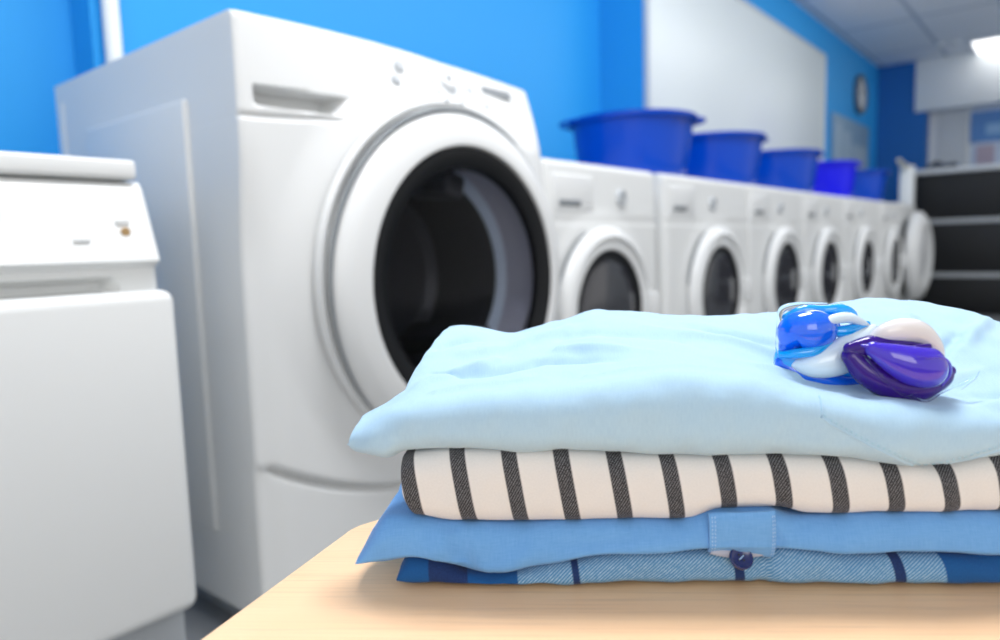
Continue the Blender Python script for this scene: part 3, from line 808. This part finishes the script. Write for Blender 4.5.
pk2 = [(.2900, .0765), (.3080, .0815), (.3350, .0905), (.36, .100)]
def cz_(a): return [(u, -.06, z) for u, z in a]
DIRF = (0, 1, -.12)
stitches(tl, cz_([(u, z+.0022) for u, z in pk]), DIRF, M['lightthread'], lb)
stitches(tl, cz_([(u, z+.0030) for u, z in pk2]), DIRF, M['lightthread'], lb)
seam_line(tl, cz_(pk), DIRF, M['lightblue'], lb, .0007, 'pocket_edge')
seam_line(tl, cz_(pk2), DIRF, M['lightblue'], lb, .0007, 'pocket_edge')

# placket tab on the chambray shirt
tc = bvh(cham)
def patch(name, u0, u1, z0f, z1f, m, parent, th, tree, nu=60, nv=30, lift=.0):
    G = []; 
    for i in range(nu+1):
        u = u0+(u1-u0)*i/nu; row = []
        for j in range(nv+1):
            q = j/nv; z = z0f(u)+(z1f(u)-z0f(u))*q
            h, n = drop(tree, (u, -.06, z), (0, 1, 0))
            y = h.y if h is not None else None
            row.append([u, y, z])
        ok = [r for r in row if r[1] is not None]
        ymin = min(r[1] for r in ok) if ok else -.002
        for j, r in enumerate(row):
            q = j/nv
            y0 = ymin+.0035*(abs(q-.55)*1.9)**3
            r[1] = min(r[1], y0) if r[1] is not None else y0
        G.append(row)
    bm = bmesh.new()
    F = [[bm.verts.new((u, y-th-lift, z)) for u, y, z in row] for row in G]
    K = [[bm.verts.new((u, y-lift+.0004, z)) for u, y, z in row] for row in G]
    for a in range(nu):
        for b in range(nv):
            bm.faces.new((F[a][b], F[a+1][b], F[a+1][b+1], F[a][b+1])); bm.faces.new((K[a][b], K[a][b+1], K[a+1][b+1], K[a+1][b]))
    for a in range(nu):
        for b in (0, nv): bm.faces.new((F[a][b], F[a+1][b], K[a+1][b], K[a][b]))
    for b in range(nv):
        for a in (0, nu): bm.faces.new((F[a][b], F[a][b+1], K[a][b+1], K[a][b]))
    uvl = bm.loops.layers.uv.new('UVMap')
    for f in bm.faces:
        for l in f.loops: l[uvl].uv = (l.vert.co.x, l.vert.co.z)
    return fin(name, bm, m, parent, 60)
tab = patch('placket_tab', .1745, .2118, fn1([(.17, .0222), (.19, .0226), (.20, .0212), (.2118, .0182)]), fn1([(.17, .0452), (.19, .0464), (.2118, .0468)]), M['chambray'], cham, .0018, tc)
tt = bvh(tab)
for us in (.1762, .1778, .2098, .2110):
    stitches(tt, [(us, -.06, .0445), (us, -.06, .0200)], (0, 1, 0), M['bluethread'], tab, .0022, .0014, .00026)
# pale lining seen under the tab and the plaid shirt's button
tp = bvh(plaid)
bm = bmesh.new()
ln = [[(.1755+.034*i/30, -.0085-.0006*math.sin(PI*j/6), B1(.1755+.034*i/30)-.0030*math.sin(PI*i/30)+.0058*(j/6)*math.sin(PI*i/30)**.5) for j in range(7)] for i in range(31)]
F = [[bm.verts.new(p) for p in r] for r in ln]; K = [[bm.verts.new((p[0], p[1]+.005, p[2])) for p in r] for r in ln]
for a in range(30):
    for b in range(6):
        bm.faces.new((F[a][b], F[a+1][b], F[a+1][b+1], F[a][b+1])); bm.faces.new((K[a][b], K[a][b+1], K[a+1][b+1], K[a+1][b]))
for a in range(30):
    for b in (0, 6): bm.faces.new((F[a][b], F[a+1][b], K[a+1][b], K[a][b]))
for b in range(6):
    for a in (0, 30): bm.faces.new((F[a][b], F[a][b+1], K[a][b+1], K[a][b]))
fin('collar_lining', bm, M['inner'], plaid)
bt = lathe('button', [(0, 0), (.0058, 0), (.0066, .0006), (.0066, .0020), (.0058, .0027), (.0046, .0022), (.0036, .0018), (0, .0018)], M['navy'], plaid, 40, 'Y', (0, 0, 0))
bt.location = (.1922, -.0100, .0196); bt.rotation_euler = (math.radians(-38), math.radians(6), 0)
for dx in (-.0013, .0013):
    for dz in (-.0013, .0013):
        lathe('button_hole', [(0, 0), (.0006, 0), (.0006, .0003), (0, .0003)], M['rubber'], bt, 10, 'Y', (dx, -.0018, dz))
tube('button_thread', [(-.0013, -.0021, -.0013), (0, -.0026, 0), (.0013, -.0021, .0013)], .0003, M['bluethread'], bt, 6)

# ------------------------------------------------------------------ detergent pods
def blob(name, spine, radii, m, parent, flat=1., up=(0, 0, 1), n=36, sub=8, nzamp=0., seed=1):
    """a swelling gel lobe: closed sweep along a smooth curved spine"""
    P = [Vector(p) for p in spine]; k = len(P)
    def cr(A, t, get):
        i = min(int(t), k-2); f = t-i
        a, b, c, d = get(max(i-1, 0)), get(i), get(i+1), get(min(i+2, k-1))
        return .5*((2*b)+(c-a)*f+(2*a-5*b+4*c-d)*f*f+(3*b-a-3*c+d)*f**3)
    N_ = (k-1)*sub; pts = []; rr = []
    for q in range(N_+1):
        t = q/sub; pts.append(cr(P, t, lambda i: P[i])); rr.append(max(1e-5, cr(None, t, lambda i: radii[i])))
    # round caps
    bm = bmesh.new(); rings = []
    def ring(c, t, r):
        a = t.cross(Vector(up)).normalized()*flat; b = a.cross(t).normalized()
        out = []
        for j in range(n):
            x = 2*PI*j/n; out.append(bm.verts.new(c+a*r*math.cos(x)+b*r*math.sin(x)))
        return out
    t0 = (pts[1]-pts[0]).normalized(); t1 = (pts[-1]-pts[-2]).normalized()
    for q in range(6, 0, -1):
        x = q/6*PI/2*.98; rings.append(ring(pts[0]-t0*rr[0]*math.sin(x), t0, rr[0]*math.cos(x)))
    for i, p in enumerate(pts):
        t = (pts[min(i+1, N_)]-pts[max(i-1, 0)]).normalized(); rings.append(ring(p, t, rr[i]))
    for q in range(1, 7):
        x = q/6*PI/2*.98; rings.append(ring(pts[-1]+t1*rr[-1]*math.sin(x), t1, rr[-1]*math.cos(x)))
    for A, B in zip(rings, rings[1:]):
        for j in range(n): bm.faces.new((A[j], A[(j+1) % n], B[(j+1) % n], B[j]))
    bm.faces.new(rings[0]); bm.faces.new(rings[-1])
    if nzamp:
        bm.normal_update(); C_ = np.array([v.co[:] for v in bm.verts]); nn_ = vnoise(C_, 130., seed)*nzamp
        for v, d in zip(bm.verts, nn_): v.co = v.co+v.normal*float(d)
    return fin(name, bm, m, parent, 80)
def film_flap(name, outline, m, parent, th=.0003, curl=.002):
    bm = bmesh.new(); c = sum((Vector(p) for p in outline), Vector())/len(outline)
    n_ = len(outline); A = [bm.verts.new(p) for p in outline]; cA = bm.verts.new(c+Vector((0, -curl, 0)))
    for i in range(n_): bm.faces.new((A[i], A[(i+1) % n_], cA))
    r = bmesh.ops.solidify(bm, geom=bm.faces[:], thickness=th)
    return fin(name, bm, m, parent, 80)

def pod_root(name, label, u, v, z):
    p = FR @ Vector((u, v, z)); return empty(name, p, label, 'detergent pod', None, ANG)
# blue pod; local units of .6 mm: x right, z up, y away
bp = pod_root('detergent_pod', 'bright blue and white detergent pod, the left one on the pale blue shirt', .2535, .036, .1085)
def B(name, pts, rad, m, root, k, x0, z0, flat=1., **kw):
    return blob(name, [((x-x0)*k, y*k, (z0-z)*k) for x, z, y in pts], [r*k for r in rad], M[m], root, flat, **kw)
kb, bx, bz = .00059, 826, 386
B('gel_body', [(800, 360, 8), (822, 362, 8), (850, 366, 8)], [21, 24, 19], 'pod_cyan', bp, kb, bx, bz, .8)
B('gel_rim', [(786, 361, 4), (798, 370, 0), (820, 377, -3), (845, 381, -2), (866, 383, 0)], [7.5, 9.5, 9, 8, 6], 'pod_blue', bp, kb, bx, bz)
B('white_chamber', [(794, 362, -4), (812, 362, -12), (835, 356, -12), (856, 344, -8), (874, 331, 0)], [5, 13, 17.5, 17, 9], 'pod_white', bp, kb, bx, bz, .8, nzamp=.0003)
B('blue_chamber', [(793, 343, 4), (798, 330, 0), (812, 327, -5), (826, 326, -2), (838, 325, 4)], [11, 19.5, 22, 18, 7], 'pod_blue', bp, kb, bx, bz, .9)
B('gel_band', [(783, 352, -3), (794, 349, -14), (812, 346, -17), (828, 338, -13)], [3.5, 5, 5, 2.5], 'pod_cyan', bp, kb, bx, bz)
B('gel_crest', [(790, 314, 8), (808, 307, 6), (828, 307, 4), (845, 307, 4), (857, 313, 6), (862, 321, 10)], [3.5, 5.5, 5, 6, 5, 2], 'pod_cyan', bp, kb, bx, bz)
B('white_crescent', [(816, 320, -16), (830, 315, -14), (846, 314, -10), (860, 319, -6), (870, 323, -2)], [1.5, 5, 5.5, 4, 1.5], 'pod_white', bp, kb, bx, bz)
B('gel_core', [(832, 328, -8), (846, 328, -9), (858, 325, -5), (870, 322, 0)], [5, 6.5, 5, 3], 'pod_cyan', bp, kb, bx, bz)
B('film_edge', [(780, 352, 2), (781, 335, 4), (783, 318, 6), (787, 306, 8), (800, 302, 9), (816, 301, 9), (832, 301, 8)], [1.2, 1.6, 2, 3.5, 3.2, 2, 1], 'film', bp, kb, bx, bz)
B('film_edge', [(784, 368, -6), (800, 380, -9), (825, 387, -11), (850, 391, -10), (866, 394, -8)], [1, 1.4, 1.4, 1.8, 1], 'film', bp, kb, bx, bz)
B('gel_tongue', [(838, 388, -2), (852, 391, -4), (866, 393, -3)], [3, 4.5, 4], 'pod_cyan', bp, kb, bx, bz, .6)
# violet pod
vp = pod_root('detergent_pod', 'violet and cream detergent pod, the right one, leaning on the blue pod', .2905, .010, .1035)
kv, vx, vz = .00057, 905, 403
B('gel_body', [(853, 356, 6), (868, 372, 4), (890, 384, 2), (915, 388, 2), (940, 380, 6), (950, 373, 8)], [10, 14, 16, 15, 11, 6], 'pod_plum', vp, kv, vx, vz, 1.1)
B('gel_shoulder', [(851, 348, 4), (866, 345, 2), (884, 345, 4), (905, 345, 8), (935, 355, 12)], [7, 10, 13, 15, 10], 'pod_plum', vp, kv, vx, vz)
B('violet_chamber', [(868, 347, -8), (884, 355, -13), (904, 363, -15), (922, 366, -11), (930, 366, -6)], [8, 15, 20, 20, 13], 'pod_violet', vp, kv, vx, vz, .8)
B('cream_chamber', [(872, 339, 4), (884, 333, 2), (900, 331, 2), (918, 334, 4), (934, 347, 6), (943, 362, 8)], [6, 11, 13, 12, 8, 3], 'pod_cream', vp, kv, vx, vz, .9, nzamp=.0003)
B('plum_pocket', [(899, 347, -14), (908, 346, -15), (918, 345, -13)], [3.5, 4.2, 3.5], 'pod_plum', vp, kv, vx, vz, .8)
B('gel_ridge', [(858, 343, -6), (872, 346, -14), (890, 351, -23), (908, 353, -27), (924, 354, -23), (936, 362, -16), (940, 374, -10), (934, 384, -10)], [1.5, 3, 2.2, 2, 2.2, 2.4, 2, 1], 'pod_violet', vp, kv, vx, vz)
B('film_edge', [(845, 347, -4), (858, 353, -10), (868, 366, -14), (876, 377, -16), (888, 388, -17), (904, 395, -16), (918, 398, -15), (932, 391, -12), (946, 386, -8), (958, 382, -6), (972, 374, -4)], [1, 1.1, 1.1, 1.4, 1.1, 1.3, 1.1, 1.1, 1.2, 1.6, 1], 'film', vp, kv, vx, vz)
def quad_sheet(name, pts, m, root, th=.0004):
    bm = bmesh.new(); A = [bm.verts.new(p) for p in pts]; K = [bm.verts.new((p[0], p[1]+th, p[2])) for p in pts]; n_ = len(pts)
    bm.faces.new(A); bm.faces.new(K[::-1])
    for i in range(n_): bm.faces.new((A[i], A[(i+1) % n_], K[(i+1) % n_], K[i]))
    return fin(name, bm, M[m], root)
quad_sheet('film_flap', [((x-vx)*kv, y*kv, (vz-z)*kv) for x, z, y in ((944, 386, -6), (958, 380, -5), (973, 371, -4), (968, 379, -6), (954, 389, -8))], 'film', vp)
quad_sheet('film_flap', [((x-vx)*kv, y*kv, (vz-z)*kv) for x, z, y in ((896, 393, -19), (904, 389, -21), (912, 397, -20), (904, 398, -19))], 'film', vp)
for i in range(7):
    x, z = 868+i*4.5+random.uniform(-2, 2), 362+i*4.2+random.uniform(-3, 3)
    B('bubble', [(x, z, -13-i*.6), (x+1, z+.6, -13-i*.6)], [.9, .8], 'film', vp, kv, vx, vz, n=10, sub=2)

# ------------------------------------------------------------------ camera and light
cd = bpy.data.cameras.new('camera'); cam = bpy.data.objects.new('camera', cd); COL.objects.link(cam)
Rm = Matrix(((.63484, .10003, -.76616), (-.77205, .04316, -.63410), (-.03035, .99405, .10463)))
cam.matrix_world = Matrix.Translation((0, 0, .75)) @ Rm.to_4x4()
cd.sensor_width = 36; cd.lens = 25.38; cd.clip_start = .02
cd.dof.use_dof = True; cd.dof.focus_distance = .47; cd.dof.aperture_fstop = 4.1
S.camera = cam
W = bpy.data.worlds.new('world'); S.world = W; W.use_nodes = True
W.node_tree.nodes['Background'].inputs[0].default_value = (1, .99, .97, 1)
W.node_tree.nodes['Background'].inputs[1].default_value = 1.05
def area(name, loc, target, sx, sy, e, col=(1, 1, 1)):
    l = bpy.data.lights.new(name, 'AREA'); l.shape = 'RECTANGLE'; l.size = sx; l.size_y = sy; l.energy = e; l.color = col
    o = bpy.data.objects.new(name, l); COL.objects.link(o); o.location = loc
    o.rotation_euler = (Vector(target)-Vector(loc)).to_track_quat('-Z', 'Y').to_euler(); return o
area('overhead_fill', (.80, .50, 2.5), (.5, .2, .6), .8, .5, 50)  # added fill above the table, no fixture modelled here
area('overhead_fill', (2.7, .6, 2.5), (2.8, 1.6, 1.2), 2.0, .6, 34)  # added fill aimed at the blue wall and the nearer machines
area('overhead_fill', (5.4, .2, 2.5), (5.4, 1.0, 0), 2.4, 1.0, 40)  # added fill over the far part of the row
area('left_fill', (-1.9, -1.4, 1.9), (1.5, .9, .7), 1.8, 1.4, 28, (1, .96, .90))  # added fill from the front left for the machine sides, no window there
vs = S.view_settings; vs.view_transform = 'Standard'; vs.look = 'None'; vs.gamma = 1; vs.exposure = -.24
vs.use_curve_mapping = False
